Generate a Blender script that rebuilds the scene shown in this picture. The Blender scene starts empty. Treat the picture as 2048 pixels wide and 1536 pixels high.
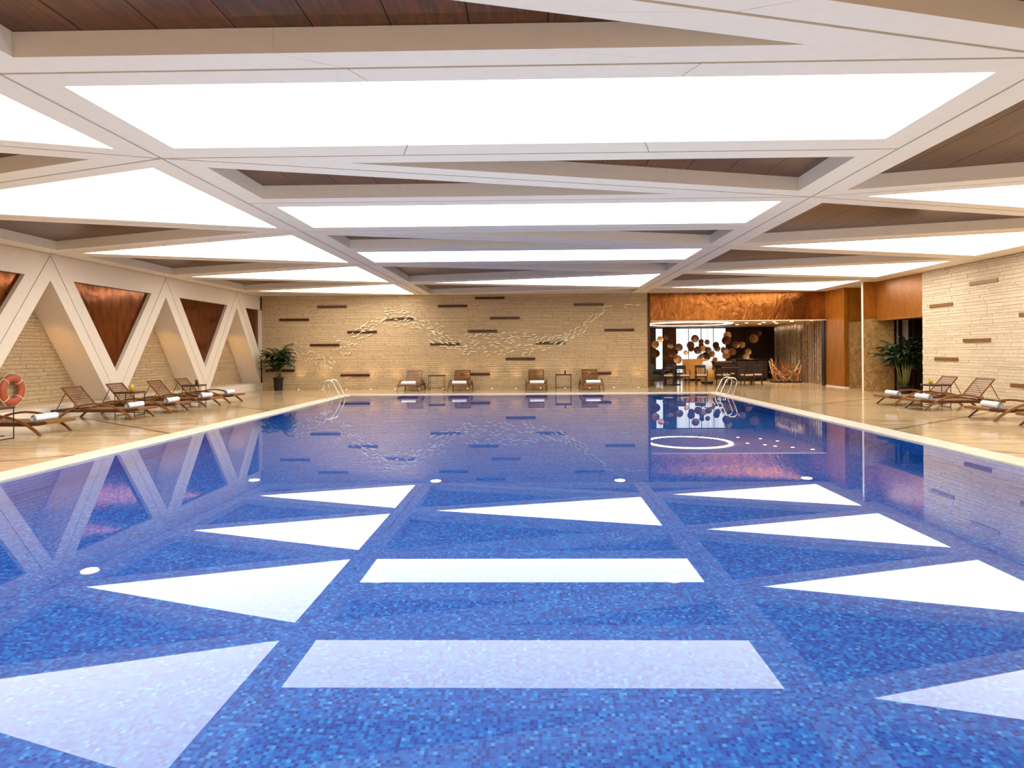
import bpy, bmesh, math, random
from mathutils import Matrix, Vector
R = random.Random(7)
SC = bpy.context.scene
COL = SC.collection
PI = math.pi

# ------------------------------------------------------------------ camera
cd = bpy.data.cameras.new('camera'); cam = bpy.data.objects.new('camera', cd); COL.objects.link(cam)
SC.camera = cam
cd.sensor_width = 36.0; cd.lens = 36.0 * 1300 / 2048
cd.shift_x = -15.0 / 2048; cd.shift_y = -65.0 / 2048
cd.clip_start = 0.05; cd.clip_end = 200
cam.matrix_world = (Matrix.Translation((0, 0, 1.5)) @ Matrix.Rotation(0.0188, 4, 'Z')
                    @ Matrix.Rotation(PI / 2, 4, 'X') @ Matrix.Rotation(-0.0074, 4, 'Z'))

# ------------------------------------------------------------------ world, exposure, render options
w = bpy.data.worlds.new('world'); SC.world = w; w.use_nodes = True
w.node_tree.nodes['Background'].inputs[0].default_value = (0.9, 0.85, 0.8, 1)
w.node_tree.nodes['Background'].inputs[1].default_value = 0.05
SC.view_settings.view_transform = 'Standard'; SC.view_settings.look = 'None'
SC.view_settings.gamma = 1.0; SC.view_settings.use_curve_mapping = False
SC.view_settings.exposure = 0.0
cy = SC.cycles
cy.use_denoising = True; cy.use_light_tree = False; cy.max_bounces = 6; cy.diffuse_bounces = 3; cy.glossy_bounces = 4
cy.use_adaptive_sampling = True; cy.adaptive_threshold = 0.07
cy.transmission_bounces = 8; cy.transparent_max_bounces = 16
cy.sample_clamp_indirect = 12; cy.caustics_refractive = True; cy.caustics_reflective = True

PANEL = 5.6        # strength of the ceiling light panels

# ------------------------------------------------------------------ materials
def lin(c): return c / 12.92 if c <= 0.04045 else ((c + 0.055) / 1.055) ** 2.4
def rgb(h): return tuple(lin(int(h[i:i + 2], 16) / 255) for i in (0, 2, 4)) + (1,)
MATS = {}
class NT:
    def __init__(s, name):
        s.m = bpy.data.materials.new(name); s.m.use_nodes = True; s.t = s.m.node_tree; s.n = s.t.nodes
        s.b = s.n['Principled BSDF']; s.out = s.n['Material Output']; MATS[name] = s.m
    def node(s, typ, **kw):
        nd = s.n.new(typ)
        for k, v in kw.items(): setattr(nd, k, v)
        return nd
    def link(s, a, b): s.t.links.new(a, b)
    def set(s, **kw):
        for k, v in kw.items(): s.b.inputs[k.replace('_', ' ')].default_value = v
    def pos(s, scale=(1, 1, 1)):
        g = s.node('ShaderNodeNewGeometry'); mp = s.node('ShaderNodeMapping'); mp.inputs['Scale'].default_value = scale
        s.link(g.outputs['Position'], mp.inputs[0]); return mp.outputs[0]
    def objco(s, scale=(1, 1, 1)):
        g = s.node('ShaderNodeTexCoord'); mp = s.node('ShaderNodeMapping'); mp.inputs['Scale'].default_value = scale
        s.link(g.outputs['Object'], mp.inputs[0]); return mp.outputs[0]
    def noise(s, vec, scale=5, detail=4, rough=.6, dist=0):
        nd = s.node('ShaderNodeTexNoise'); nd.inputs['Scale'].default_value = scale; nd.inputs['Detail'].default_value = detail
        nd.inputs['Roughness'].default_value = rough; nd.inputs['Distortion'].default_value = dist
        s.link(vec, nd.inputs['Vector']); return nd.outputs['Fac']
    def ramp(s, fac, stops):
        r = s.node('ShaderNodeValToRGB'); e = r.color_ramp.elements
        while len(e) < len(stops): e.new(0.5)
        for el, (p, c) in zip(e, stops): el.position = p; el.color = c
        s.link(fac, r.inputs[0]); return r.outputs[0]
    def mix(s, a, b, fac, mode='MIX'):
        m = s.node('ShaderNodeMix', data_type='RGBA', blend_type=mode)
        for sock, v in ((m.inputs[6], a), (m.inputs[7], b), (m.inputs[0], fac)):
            if hasattr(v, 'is_linked'): s.link(v, sock)
            else: sock.default_value = v
        return m.outputs[2]
    def math(s, op, a, b=None):
        m = s.node('ShaderNodeMath', operation=op)
        for sock, v in ((m.inputs[0], a), (m.inputs[1], b)):
            if v is None: continue
            if hasattr(v, 'is_linked'): s.link(v, sock)
            else: sock.default_value = v
        return m.outputs[0]
    def bump(s, h, strength=.3, dist=.02):
        b = s.node('ShaderNodeBump'); b.inputs['Strength'].default_value = strength; b.inputs['Distance'].default_value = dist
        s.link(h, b.inputs['Height']); s.link(b.outputs[0], s.b.inputs['Normal'])
    def col(s, c):
        if hasattr(c, 'is_linked'): s.link(c, s.b.inputs['Base Color'])
        else: s.b.inputs['Base Color'].default_value = c

def plain(name, hexc, rough=.5, metal=0.0, var=.06, scale=6, **kw):
    t = NT(name); c = rgb(hexc)
    n = t.noise(t.objco(), scale, 3)
    d = tuple(x * (1 - var) for x in c[:3]) + (1,); u = tuple(min(1, x * (1 + var)) for x in c[:3]) + (1,)
    t.col(t.ramp(n, [(.3, d), (.7, u)])); t.set(Roughness=rough, Metallic=metal, **kw)
    return t.m
def emis(name, c, strength):
    t = NT(name); t.set(Base_Color=(.8, .8, .8, 1), Emission_Color=c, Emission_Strength=strength); return t.m

def wood(name, dark, light, scale=(1.5, 14, 14), rough=.45, co='obj', **kw):
    t = NT(name); v = t.objco(scale) if co == 'obj' else t.pos(scale)
    g = t.node('ShaderNodeNewGeometry'); n = t.noise(v, 2.2, 5, .6, .6)
    c = t.ramp(n, [(.3, rgb(dark)), (.7, rgb(light))])
    oi = t.node('ShaderNodeObjectInfo')
    k = t.math('ADD', t.math('MULTIPLY', oi.outputs['Random'], .35), .82)
    cc = t.node('ShaderNodeCombineColor')
    for i in range(3): t.link(k, cc.inputs[i])
    t.col(t.mix(c, cc.outputs[0], 1.0, 'MULTIPLY')); t.set(Roughness=rough, **kw); t.bump(n, .15, .004)
    return t.m

def stone_mat(name, c1, c2, c3):
    t = NT(name); g = t.node('ShaderNodeNewGeometry'); oi = t.node('ShaderNodeObjectInfo')
    n = t.noise(t.pos((1, 1, 3.5)), 9, 6, .65); n2 = t.noise(t.pos(), 60, 3)
    c = t.ramp(n, [(.25, rgb(c1)), (.5, rgb(c2)), (.75, rgb(c3))])
    rnd = t.math('FRACT', t.math('ADD', g.outputs['Random Per Island'], oi.outputs['Random']))
    k = t.math('ADD', t.math('MULTIPLY', rnd, .12), .92)
    cc = t.node('ShaderNodeCombineColor')
    for i in range(3): t.link(k, cc.inputs[i])
    t.col(t.mix(c, cc.outputs[0], 1.0, 'MULTIPLY')); t.set(Roughness=.8)
    t.bump(t.math('ADD', n, t.math('MULTIPLY', n2, .4)), .45, .015)
    return t.m

M_white = plain('painted_white', 'f2e8d4', .45, var=.02)
M_cream = plain('painted_cream', 'ecdcc6', .5, var=.02)
M_reveal = plain('plaster_reveal', 'dcbd92', .6, var=.03)
M_groove = plain('groove_shadow_gap', '5a4c40', .8)
M_joint = plain('dark_marble_inlay', '5e4226', .2)
M_panel = emis('light_panel_diffuser', (1, .985, .96, 1), PANEL)
M_cwood = wood('ceiling_wood', '260e04', '683010', (14, 1.2, 4), .3, 'pos')
M_stone = stone_mat('ledge_stone', 'b09068', 'c4a67c', 'd2b890')
M_stone2 = stone_mat('ledge_stone_pale', 'ceb694', 'd9c4a4', 'e4d2b6')
M_bronze = plain('bronze_inlay', '4a2a14', .35, .5)
M_teak = wood('teak', '5e3614', '93622c', (3, 20, 20), .4)
M_teakd = wood('teak_dark', '351a0c', '5c3418', (3, 20, 20), .4)
M_towel = plain('towel_cotton', 'f6f4f0', .95, var=.03, scale=60)
M_steel = plain('brushed_steel', 'd8d2c6', .18, 1.0)
M_darkmetal = plain('dark_metal', '3a2a20', .4, .6)
M_pot = plain('pot_glaze', '1c1210', .3)
M_soil = plain('potting_soil', '2a1c12', .95)
M_leaf = plain('palm_leaf', '24380f', .45, var=.5, scale=3)
M_cane = plain('palm_cane', '7d7a34', .5, var=.3, scale=8)
M_ring = plain('life_ring_orange', 'b8583a', .5)
M_rope = plain('life_ring_rope', 'e8cfa8', .8)
M_gold = plain('gilded_metal', 'ffeec8', .3, 0.0)
M_chairw = plain('dark_chair_wood', '24100a', .4)
M_cushion = plain('seat_cushion', 'd8bb92', .85)
M_sofa = plain('tan_upholstery', 'cf9a4e', .8)
M_darkwall = plain('dark_panelling', '2c1512', .5)
M_ceil2 = plain('restaurant_ceiling', 'd9b48a', .7)
M_brown = plain('brown_drape', '6e4a30', .85)
M_black = plain('black_lacquer', '140c10', .2)
M_branch = plain('branch_wood', '8a4e22', .6, var=.4, scale=20)
M_grey = plain('grey_green_fabric', '4a4a3c', .9)
M_dbr = plain('dark_bronze', '5a3a22', .35, .6, var=.3)
M_dgo = plain('gold_bronze', 'a87a48', .3, .6, var=.3)
M_dgo2 = plain('pale_bronze', 'c8a070', .3, .5, var=.3)
M_inlet = plain('white_inlet', 'f4f8ff', .4)
M_tub = plain('basin_grout', '7fa0d8', .7)
M_black2 = plain('door_frame_dark', '1a1210', .3)
M_amber = NT('amber_glass'); M_amber.set(Base_Color=(.9, .55, .03, 1), Roughness=.05); M_amber.b.inputs['Transmission Weight'].default_value = .4; M_amber = M_amber.m
M_cola = plain('brown_glass', '4a2110', .1)
M_dayl = emis('daylight_window', (.86, .95, 1, 1), 1.15)
M_warm = emis('warm_lamp', (1, .72, .4, 1), 9)
M_ringl = emis('ring_lamp', (1, .9, .72, 1), 16)

# copper, gently rippled
t = NT('copper_sheet'); n = t.noise(t.pos((.8, .8, .5)), 1.6, 1, .4, 1.6); n2 = t.noise(t.pos((1, 1, .3)), 6, 3)
t.col(t.ramp(n2, [(.3, rgb('5e3010')), (.7, rgb('8a4c1c'))])); t.set(Metallic=.9, Roughness=.14)
t.bump(n, .10, .08); M_copper = t.m
t = NT('copper_fascia_sheet'); n = t.noise(t.pos((1.1, .8, .7)), 1.9, 2, .45, 2.0); n2 = t.noise(t.pos((1, 1, .3)), 6, 3)
t.col(t.ramp(n2, [(.3, rgb('824a1c')), (.7, rgb('a4642a'))])); t.set(Metallic=.85, Roughness=.2)
t.bump(n, .22, .08); M_copperf = t.m
t = NT('copper_matt'); n = t.noise(t.pos((1, 1, .4)), 5, 4)
t.col(t.ramp(n, [(.3, rgb('985a14')), (.7, rgb('b27022'))])); t.set(Metallic=.35, Roughness=.3); M_copper2 = t.m
# marbles
t = NT('floor_marble'); n = t.noise(t.pos((.5, 2.2, 1)), 1.6, 8, .62, 1.0); n2 = t.noise(t.pos((.35, 3.5, 1)), 4, 5, .7, 1.5)
c1 = t.ramp(n, [(.3, rgb('a9895f')), (.5, rgb('c4a67b')), (.72, rgb('dac39e'))])
t.col(t.mix(c1, rgb('e2cdaa'), t.ramp(n2, [(.55, (0, 0, 0, 1)), (.75, (.6, .6, .6, 1))]))); t.set(Roughness=.13)
t.b.inputs['Specular IOR Level'].default_value = .6; M_floor = t.m
t = NT('wall_marble'); n = t.noise(t.pos(), 3.5, 8, .7, 2.2)
t.col(t.ramp(n, [(.3, rgb('8a6232')), (.5, rgb('b08850')), (.7, rgb('cfae78'))])); t.set(Roughness=.18); M_marble = t.m
t = NT('coping_stone'); n = t.noise(t.pos(), 4, 5)
t.col(t.ramp(n, [(.3, rgb('d2c6ae')), (.7, rgb('e0d4be'))])); t.set(Roughness=.3); M_coping = t.m
# mosaic
t = NT('blue_mosaic')
TS = 0.024
g = t.node('ShaderNodeNewGeometry'); sep = t.node('ShaderNodeSeparateXYZ'); t.link(g.outputs['Position'], sep.inputs[0])
fl = []; fr = []
for i in range(3):
    a = t.math('DIVIDE', t.math('ADD', sep.outputs[i], .003), TS); fl.append(t.math('FLOOR', a)); fr.append(t.math('FRACT', a))
cx = t.node('ShaderNodeCombineXYZ')
for i in range(3): t.link(fl[i], cx.inputs[i])
wn = t.node('ShaderNodeTexWhiteNoise', noise_dimensions='3D'); t.link(cx.outputs[0], wn.inputs['Vector'])
c = t.ramp(wn.outputs['Value'], [(0, rgb('002f8c')), (.35, rgb('004fae')), (.7, rgb('0064be')), (.94, rgb('087ecc')), (1, rgb('4a9ad8'))])
def edge(f): return t.math('GREATER_THAN', t.math('ABSOLUTE', t.math('SUBTRACT', f, .5)), .455)
gr = t.math('MAXIMUM', edge(fr[0]), edge(fr[1]))
# sheet joints every 13 tiles
def sheet(f): return t.math('LESS_THAN', t.math('FLOORED_MODULO', f, 39.0), .5)
c = t.mix(c, rgb('1a70c8'), t.math('MULTIPLY', gr, .5))
t.col(c); t.set(Roughness=.35); M_mosaic = t.m
# water
t = NT('pool_water'); t.set(Base_Color=(.93, .97, 1, 1), Roughness=0.0, IOR=1.333); t.b.inputs['Transmission Weight'].default_value = 1
n = t.noise(t.pos((.6, 1, 1)), 1.3, 2, .5); M_water = t.m
# glass strands
t = NT('glass_strand'); n = t.noise(t.pos((8, 8, 3)), 3, 2); t.col(t.ramp(n, [(.35, rgb('8a6c4c')), (.65, rgb('e6d6bc'))])); t.set(Roughness=.12, Metallic=.5); M_strand = t.m
t = NT('clear_glass'); t.set(Base_Color=(.95, .95, .93, 1), Roughness=.02); t.b.inputs['Transmission Weight'].default_value = .9; M_glass = t.m

# ------------------------------------------------------------------ mesh helpers
class MB:
    def __init__(s): s.v = []; s.f = []; s.mi = []
    def add(s, vs, fs, mi=0):
        k = len(s.v); s.v += [tuple(p) for p in vs]; s.f += [tuple(i + k for i in f) for f in fs]; s.mi += [mi] * len(fs); return s
    def box(s, x0, x1, y0, y1, z0, z1, mi=0):
        vs = [(x, y, z) for z in (z0, z1) for y in (y0, y1) for x in (x0, x1)]
        return s.add(vs, [(0, 2, 3, 1), (4, 5, 7, 6), (0, 1, 5, 4), (2, 6, 7, 3), (0, 4, 6, 2), (1, 3, 7, 5)], mi)
    def cbox(s, x0, x1, y0, y1, z0, z1, b=.01):
        # box with chamfered edges round the z axis faces
        o = [(x0, y0), (x1, y0), (x1, y1), (x0, y1)]; i = [(x0 + b, y0 + b), (x1 - b, y0 + b), (x1 - b, y1 - b), (x0 + b, y1 - b)]
        vs = [p + (z0,) for p in i] + [p + (z0 + b,) for p in o] + [p + (z1 - b,) for p in o] + [p + (z1,) for p in i]
        fs = [(3, 2, 1, 0), (12, 13, 14, 15)]
        for k in range(3):
            for j in range(4): a = k * 4 + j; c = k * 4 + (j + 1) % 4; fs.append((a, c, c + 4, a + 4))
        return s.add(vs, fs)
    def prism(s, poly, z0, z1, axis='z', mi=0, side=None):
        n = len(poly)
        def P(p, z): return (p[0], p[1], z) if axis == 'z' else ((z, p[0], p[1]) if axis == 'x' else (p[0], z, p[1]))
        vs = [P(p, z0) for p in poly] + [P(p, z1) for p in poly]
        ar = sum(poly[i][0] * poly[(i + 1) % n][1] - poly[(i + 1) % n][0] * poly[i][1] for i in range(n))
        if axis == 'y': ar = -ar
        lo = tuple(range(n)); hi = tuple(range(n, 2 * n))
        if ar > 0: lo = lo[::-1]
        else: hi = hi[::-1]
        s.add(vs, [lo], mi); k = len(s.v) - 2 * n
        s.f.append(tuple(i + k for i in hi)); s.mi.append(mi if side is None else side)
        for i in range(n):
            j = (i + 1) % n; q = (i, j, j + n, i + n)
            if ar <= 0: q = q[::-1]
            s.f.append(tuple(a + k for a in q)); s.mi.append(mi if side is None else side)
        return s
    def tube(s, pts, r, n=8, caps=True, flat=None):
        pts = [Vector(p) for p in pts]; k = len(s.v); rr = r if isinstance(r, (list, tuple)) else [r] * len(pts)
        up = None
        for i, p in enumerate(pts):
            d = (pts[min(i + 1, len(pts) - 1)] - pts[max(i - 1, 0)]).normalized()
            if up is None: up = Vector((0, 0, 1)) if abs(d.z) < .9 else Vector((1, 0, 0))
            a = d.cross(up).normalized(); up = a.cross(d).normalized()
            for j in range(n):
                t_ = 2 * PI * j / n; q = p + (a * math.cos(t_) + up * math.sin(t_) * (flat or 1)) * rr[i]
                s.v.append(tuple(q))
        for i in range(len(pts) - 1):
            for j in range(n):
                a = k + i * n + j; b = k + i * n + (j + 1) % n
                s.f.append((a, b, b + n, a + n)); s.mi.append(0)
        if caps:
            s.f.append(tuple(k + j for j in range(n))[::-1]); s.mi.append(0)
            s.f.append(tuple(k + (len(pts) - 1) * n + j for j in range(n))); s.mi.append(0)
        return s
    def lathe(s, prof, n=20, c=(0, 0, 0)):
        k = len(s.v)
        for (r, z) in prof:
            for j in range(n): s.v.append((c[0] + r * math.cos(2 * PI * j / n), c[1] + r * math.sin(2 * PI * j / n), c[2] + z))
        for i in range(len(prof) - 1):
            for j in range(n):
                a = k + i * n + j; b = k + i * n + (j + 1) % n
                s.f.append((a, b, b + n, a + n)); s.mi.append(0)
        s.f.append(tuple(k + j for j in range(n))[::-1]); s.mi.append(0)
        s.f.append(tuple(k + (len(prof) - 1) * n + j for j in range(n))); s.mi.append(0)
        return s
    def mesh(s, name, mats, smooth=False):
        me = bpy.data.meshes.new(name); me.from_pydata(s.v, [], s.f)
        for m in (mats if isinstance(mats, (list, tuple)) else [mats]): me.materials.append(m)
        if any(s.mi): me.polygons.foreach_set('material_index', s.mi)
        if smooth: me.polygons.foreach_set('use_smooth', [True] * len(me.polygons))
        me.update(); return me
    def obj(s, name, mats, parent=None, smooth=False, **tags): return put(name, s.mesh(name, mats, smooth), parent, **tags)

def put(name, me, parent=None, loc=None, rot=None, scale=None, **tags):
    o = bpy.data.objects.new(name, me); COL.objects.link(o)
    if parent: o.parent = parent
    if loc: o.location = loc
    if rot: o.rotation_euler = rot
    if scale: o.scale = scale
    for k, v in tags.items():
        if v is not None: o[k] = v
    return o
def thing(name, label, cat, loc=(0, 0, 0), rz=0, group=None):
    return put(name, None, None, loc, (0, 0, rz), label=label, category=cat, group=group)
def root(name, label=None): return put(name, None, None, kind='structure', label=label)

def inset(poly, d):
    n = len(poly); d = d if isinstance(d, (list, tuple)) else [d] * n
    ar = sum(poly[i][0] * poly[(i + 1) % n][1] - poly[(i + 1) % n][0] * poly[i][1] for i in range(n))
    sg = 1 if ar > 0 else -1
    L = []
    for i in range(n):
        a = poly[i]; b = poly[(i + 1) % n]; dx, dy = b[0] - a[0], b[1] - a[1]; l = math.hypot(dx, dy)
        nx, ny = -dy / l * sg, dx / l * sg
        L.append((nx, ny, nx * a[0] + ny * a[1] + d[i]))
    out = []
    for i in range(n):
        a = L[i - 1]; b = L[i]; D = a[0] * b[1] - a[1] * b[0]
        out.append(((a[2] * b[1] - a[1] * b[2]) / D, (a[0] * b[2] - a[2] * b[0]) / D))
    return out
def clip(poly, nx, ny, c):
    out = []; n = len(poly)
    for i in range(n):
        a = poly[i]; b = poly[(i + 1) % n]; da = nx * a[0] + ny * a[1] - c; db = nx * b[0] + ny * b[1] - c
        if da >= 0: out.append(a)
        if da * db < 0:
            t_ = da / (da - db); out.append((a[0] + t_ * (b[0] - a[0]), a[1] + t_ * (b[1] - a[1])))
    return out
def area(p): return abs(sum(p[i][0] * p[(i + 1) % len(p)][1] - p[(i + 1) % len(p)][0] * p[i][1] for i in range(len(p)))) / 2 if len(p) > 2 else 0

# ------------------------------------------------------------------ dimensions
H = 3.83; MOD = 4.72; J0 = 7.66
XL, XR, YB, YF = -11.05, 12.0, -6.5, 26.45
SL, SR = -4.39, 4.29
DECK = 0.02
PX0, PX1, PY0, PY1 = -6.3, 6.13, 0.9, 22.65    # water edge
CW = 0.44
def J(k): return J0 + MOD * k
def W(k): return J0 + MOD * (k + .5)

# ------------------------------------------------------------------ floor
floor = root('floor', 'polished beige marble deck around the pool')
slab_n = 0
def slabs(x0, x1, y0, y1, lines, gap=.004):
    polys = [[(x0, y0), (x1, y0), (x1, y1), (x0, y1)]]
    for (nx, ny, c) in lines:
        nxt = []
        for p in polys:
            a = clip(p, nx, ny, c); b = clip(p, -nx, -ny, -c)
            nxt += [q for q in (a, b) if area(q) > .002]
        polys = nxt
    for p in polys:
        # drop duplicate points
        q = [p[i] for i in range(len(p)) if math.hypot(p[i][0] - p[i - 1][0], p[i][1] - p[i - 1][1]) > 1e-4]
        if len(q) < 3 or area(q) < .01: continue
        q = inset(q, gap)
        MB().prism(q, DECK - .03, DECK).obj('marble_slab', M_floor, floor)
def zig(side, x0, k0, k1):
    s = .80; L = []; n = math.hypot(s, 1)
    for k in range(k0, k1):
        for off, sl in ((16.7, s), (14.2, -s)):
            y0 = off + (k) * MOD            # line y = y0 + sl*(|x|-|x0|)
            m = sl * side                   # dy/dx
            L.append((-m / n, 1 / n, (y0 - m * x0) / n))
    return L
xo0, xo1, yo0, yo1 = PX0 - CW, PX1 + CW, PY0 - CW, PY1 + CW
slabs(-11.9, xo0 + .038, YB, YF + .038, zig(-1, xo0, -5, 4), .038)
slabs(xo1 - .038, 14.2, YB, YF + .038, zig(1, xo1, -5, 4), .038)
slabs(xo0, xo1, yo1, YF, [(1, 0, x) for x in (-4.5, -2.25, 0, 2.25, 4.5)])
slabs(xo0, xo1, YB, yo0, [(1, 0, x) for x in (-4.5, -2.25, 0, 2.25, 4.5)] + [(0, 1, -3.2)])
slabs(4.7, 14.2, YF, 36, [(1, 0, x) for x in (6.5, 8.5, 10.5, 12.5)] + [(0, 1, y) for y in (29, 32)])
b = MB()
b.box(-12, xo0, YB, YF + .1, -.16, DECK - .0015).box(xo1, 14.2, YB, 36, -.16, DECK - .0015)
b.box(xo0, xo1, yo1, YF + .1, -.16, DECK - .0015).box(xo0, xo1, YB, yo0, -.16, DECK - .0015).box(4.7, xo1, YF + .1, 36, -.16, DECK - .0015)
b.obj('screed', M_joint, floor)

# ------------------------------------------------------------------ pool
basin = root('pool_basin', 'blue mosaic basin of the swimming pool')
D = 1.35
b = MB(); b.add([(PX0, PY0, -D), (PX1, PY0, -D), (PX1, PY1, -D), (PX0, PY1, -D)], [(0, 1, 2, 3)])
b.obj('basin_bottom', M_mosaic, basin)
t = NT('blue_mosaic_side'); t.col(rgb('1450c4')); t.set(Roughness=.35)
n = t.noise(t.pos(), 40, 2); t.col(t.ramp(n, [(.35, rgb('0a32a8')), (.65, rgb('2c86de'))])); M_mside = t.m
for nm, q in (('basin_side', [(PX0, PY0), (PX0, PY1)]), ('basin_side', [(PX1, PY1), (PX1, PY0)]), ('basin_side', [(PX0, PY1), (PX1, PY1)]), ('basin_side', [(PX1, PY0), (PX0, PY0)])):
    (ax, ay), (bx, by) = q
    MB().add([(ax, ay, -D), (bx, by, -D), (bx, by, -.04), (ax, ay, -.04)], [(0, 1, 2, 3)]).obj(nm, M_mside, basin)
cop = put('trim_1', None, None, kind='structure', label='pale stone coping round the pool edge')
def coping(p0, p1, horiz, n):
    for i in range(n):
        a = p0 + (p1 - p0) * i / n + .003; c = p0 + (p1 - p0) * (i + 1) / n - .003
        if horiz[0] == 'x': MB().cbox(a, c, horiz[1], horiz[2], -.06, DECK + .004, .006).obj('coping_stone', M_coping, cop)
        else: MB().cbox(horiz[1], horiz[2], a, c, -.06, DECK + .004, .006).obj('coping_stone', M_coping, cop)
coping(yo0, yo1, ('y', xo0 + .002, PX0), 12); coping(yo0, yo1, ('y', PX1, xo1 - .002), 12)
coping(PX0 + .01, PX1 - .01, ('x', PY1, yo1 - .002), 7); coping(PX0 + .01, PX1 - .01, ('x', yo0 + .002, PY0), 7)
b = MB(); b.add([(PX0, PY0, 0), (PX1, PY0, 0), (PX1, PY1, 0), (PX0, PY1, 0)], [(0, 1, 2, 3)])
WATER = b.obj('pool_water', M_water, label='still clear water filling the indoor swimming pool', category='water', kind='stuff')
WATER.data.polygons[0].use_smooth = True
WATER.cycles.is_caustics_caster = True
rows = [('nearest', 2.25, 14), ('middle', 5.6, 20), ('furthest', 8.97, 42)]
im = MB().lathe([(.075, 0), (.075, .008), (.055, .014), (.001, .014)], 20).mesh('pool_inlet', M_inlet, True)
for rn, y, pw in rows:
    for cn, x in (('left-hand', -3.87), ('left-centre', -1.34), ('right-centre', 1.2), ('right-hand', 3.75)):
        o = put('pool_disc', im, None, (x, y, -D), label=f'round white disc with added light on the blue pool floor, {cn} one of the {rn} row', category='pool floor disc', group='discs with added lights on the pool floor')
        ld = bpy.data.lights.new('added_disc_glow', 'AREA'); ld.shape = 'DISK'; ld.size = .13; ld.energy = pw; ld.color = (1, .96, .86)  # lamp added in each disc to brighten the ceiling ribs from below
        ld.cycles.is_caustics_light = True
        put('added_disc_glow', ld, o, (0, 0, .03), (PI, 0, 0))

# ------------------------------------------------------------------ ceiling
ceil = root('ceiling', 'white ribbed ceiling with triangular wood coffers')
MB().box(XL - .8, 14.2, YB - .3, YF + .2, H + .3, H + .4).obj('ceiling_deck', M_groove, ceil)
DEP = .2; g = .016
def frame(poly, widths, cuts=None):
    outer = inset(poly, g); inner = inset(poly, widths); n = len(poly)
    for i in range(n):
        j = (i + 1) % n; a, b_, c, d = outer[i], outer[j], inner[j], inner[i]
        L = math.hypot(b_[0] - a[0], b_[1] - a[1])
        k = 3 if (cuts and L > 5) else 1
        for m in range(k):
            e = .005
            def li(p, q, t_): return (p[0] + (q[0] - p[0]) * t_, p[1] + (q[1] - p[1]) * t_)
            t0, t1 = m / k + (e / L if m else 0), (m + 1) / k - (e / L if m < k - 1 else 0)
            # joints run across the board
            if k > 1:
                li0 = li(a, b_, t0), li(d, c, t0); li1 = li(a, b_, t1), li(d, c, t1)
                q = [li0[0], li1[0], li1[1], li0[1]]
            else: q = [a, b_, c, d]
            MB().prism(q, H, H + DEP).obj('frame_board', M_white, ceil).cycles.is_caustics_receiver = True
    return inner
def dark_cell(poly, widths, visible=True, cuts=None):
    inner = frame(poly, widths, cuts); top = inset(inner, -.06)
    back = MB().prism(top, H + DEP + .03, H + DEP + .05).obj('coffer_backing', M_groove, ceil)
    if not visible:
        MB().prism(top, H + DEP + .002, H + DEP + .028).obj('wood_plank', M_cwood, back); return
    x0 = min(p[0] for p in top); x1 = max(p[0] for p in top); n = max(2, round((x1 - x0) / .62))
    for i in range(n):
        a = x0 + (x1 - x0) * i / n + .004; c = x0 + (x1 - x0) * (i + 1) / n - .004
        q = clip(clip(top, 1, 0, a), -1, 0, -c)
        q = [q[k] for k in range(len(q)) if math.hypot(q[k][0] - q[k - 1][0], q[k][1] - q[k - 1][1]) > 1e-4]
        if area(q) > .01: MB().prism(q, H + DEP + .002, H + DEP + .028).obj('wood_plank', M_cwood, back).cycles.is_caustics_receiver = True
def light_cell(poly, widths, label, cuts=None):
    inner = frame(poly, widths, cuts)
    p = inset(inner, -.003)
    o = MB().prism(p, H + .012, H + .05, side=1).mesh('light_panel', [M_panel, M_white])
    put('light_panel', o, None, label=label, category='ceiling light', group='glowing ceiling panels')
ORD = {-3: 'behind the camera, furthest back', -2: 'just behind the camera', -1: 'nearest the camera', 0: 'second from the camera', 1: 'third from the camera', 2: 'fourth from the camera', 3: 'last before the far wall'}
w1, w2 = .35, .29
# centre bay
STN = {-3: 'behind the camera', -2: 'just above the camera', -1: 'nearest in view, the largest', 0: 'second from the camera', 1: 'third and furthest'}
for k in range(-3, 2):
    a, m, e = J(k), W(k), J(k + 1); vis = k >= -1
    dark_cell([(SL, a), (SR, a), (SR, m)], [w2, w1, w2], vis, True)
    dark_cell([(SL, a), (SR, m), (SL, m)], [w2, w2, w1], vis, True)
    light_cell([(SL, m), (SR, m), (SR, e), (SL, e)], [.27, w1, .37, w1], 'long rectangular white light panel over the pool, ' + STN[k], True)
a = J(2); m = W(2); e = J(3); u = W(3); z = YF
dark_cell([(SL, a), (SR, a), (SR, m)], [w2, w1, w2], True, True)
dark_cell([(SL, a), (SR, m), (SL, e)], [w2, w2, w1], True, True)
light_cell([(SR, m), (SR, u), (SL, e)], [w1, .29, .29], 'single triangular white light panel above the far end of the pool', True)
dark_cell([(SL, e), (SR, u), (SL, z)], [w2, w2, w1], True, True)
dark_cell([(SR, u), (SR, z), (SL, z)], [.25, .2, .25], True, True)
# left bay
for k in range(-3, 4):
    a, e = J(k), J(k + 1); e2 = min(e, YF)
    light_cell([(SL, a), (SL, e2), (XL, W(k))], [.33, .25, .25], f'triangular light panel beside the zigzag wall, {ORD[k]}')
    if k > -3: dark_cell([(SL, a), (XL, W(k)), (XL, W(k - 1))], [w2, .5, w2], k >= 0)
dark_cell([(XL, W(3)), (SL, YF), (XL, YF)], [w2, .2, .3], True)
dark_cell([(XL, YB), (SL, YB), (XL, W(-3))], [.3, w2, .3], False)
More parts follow.
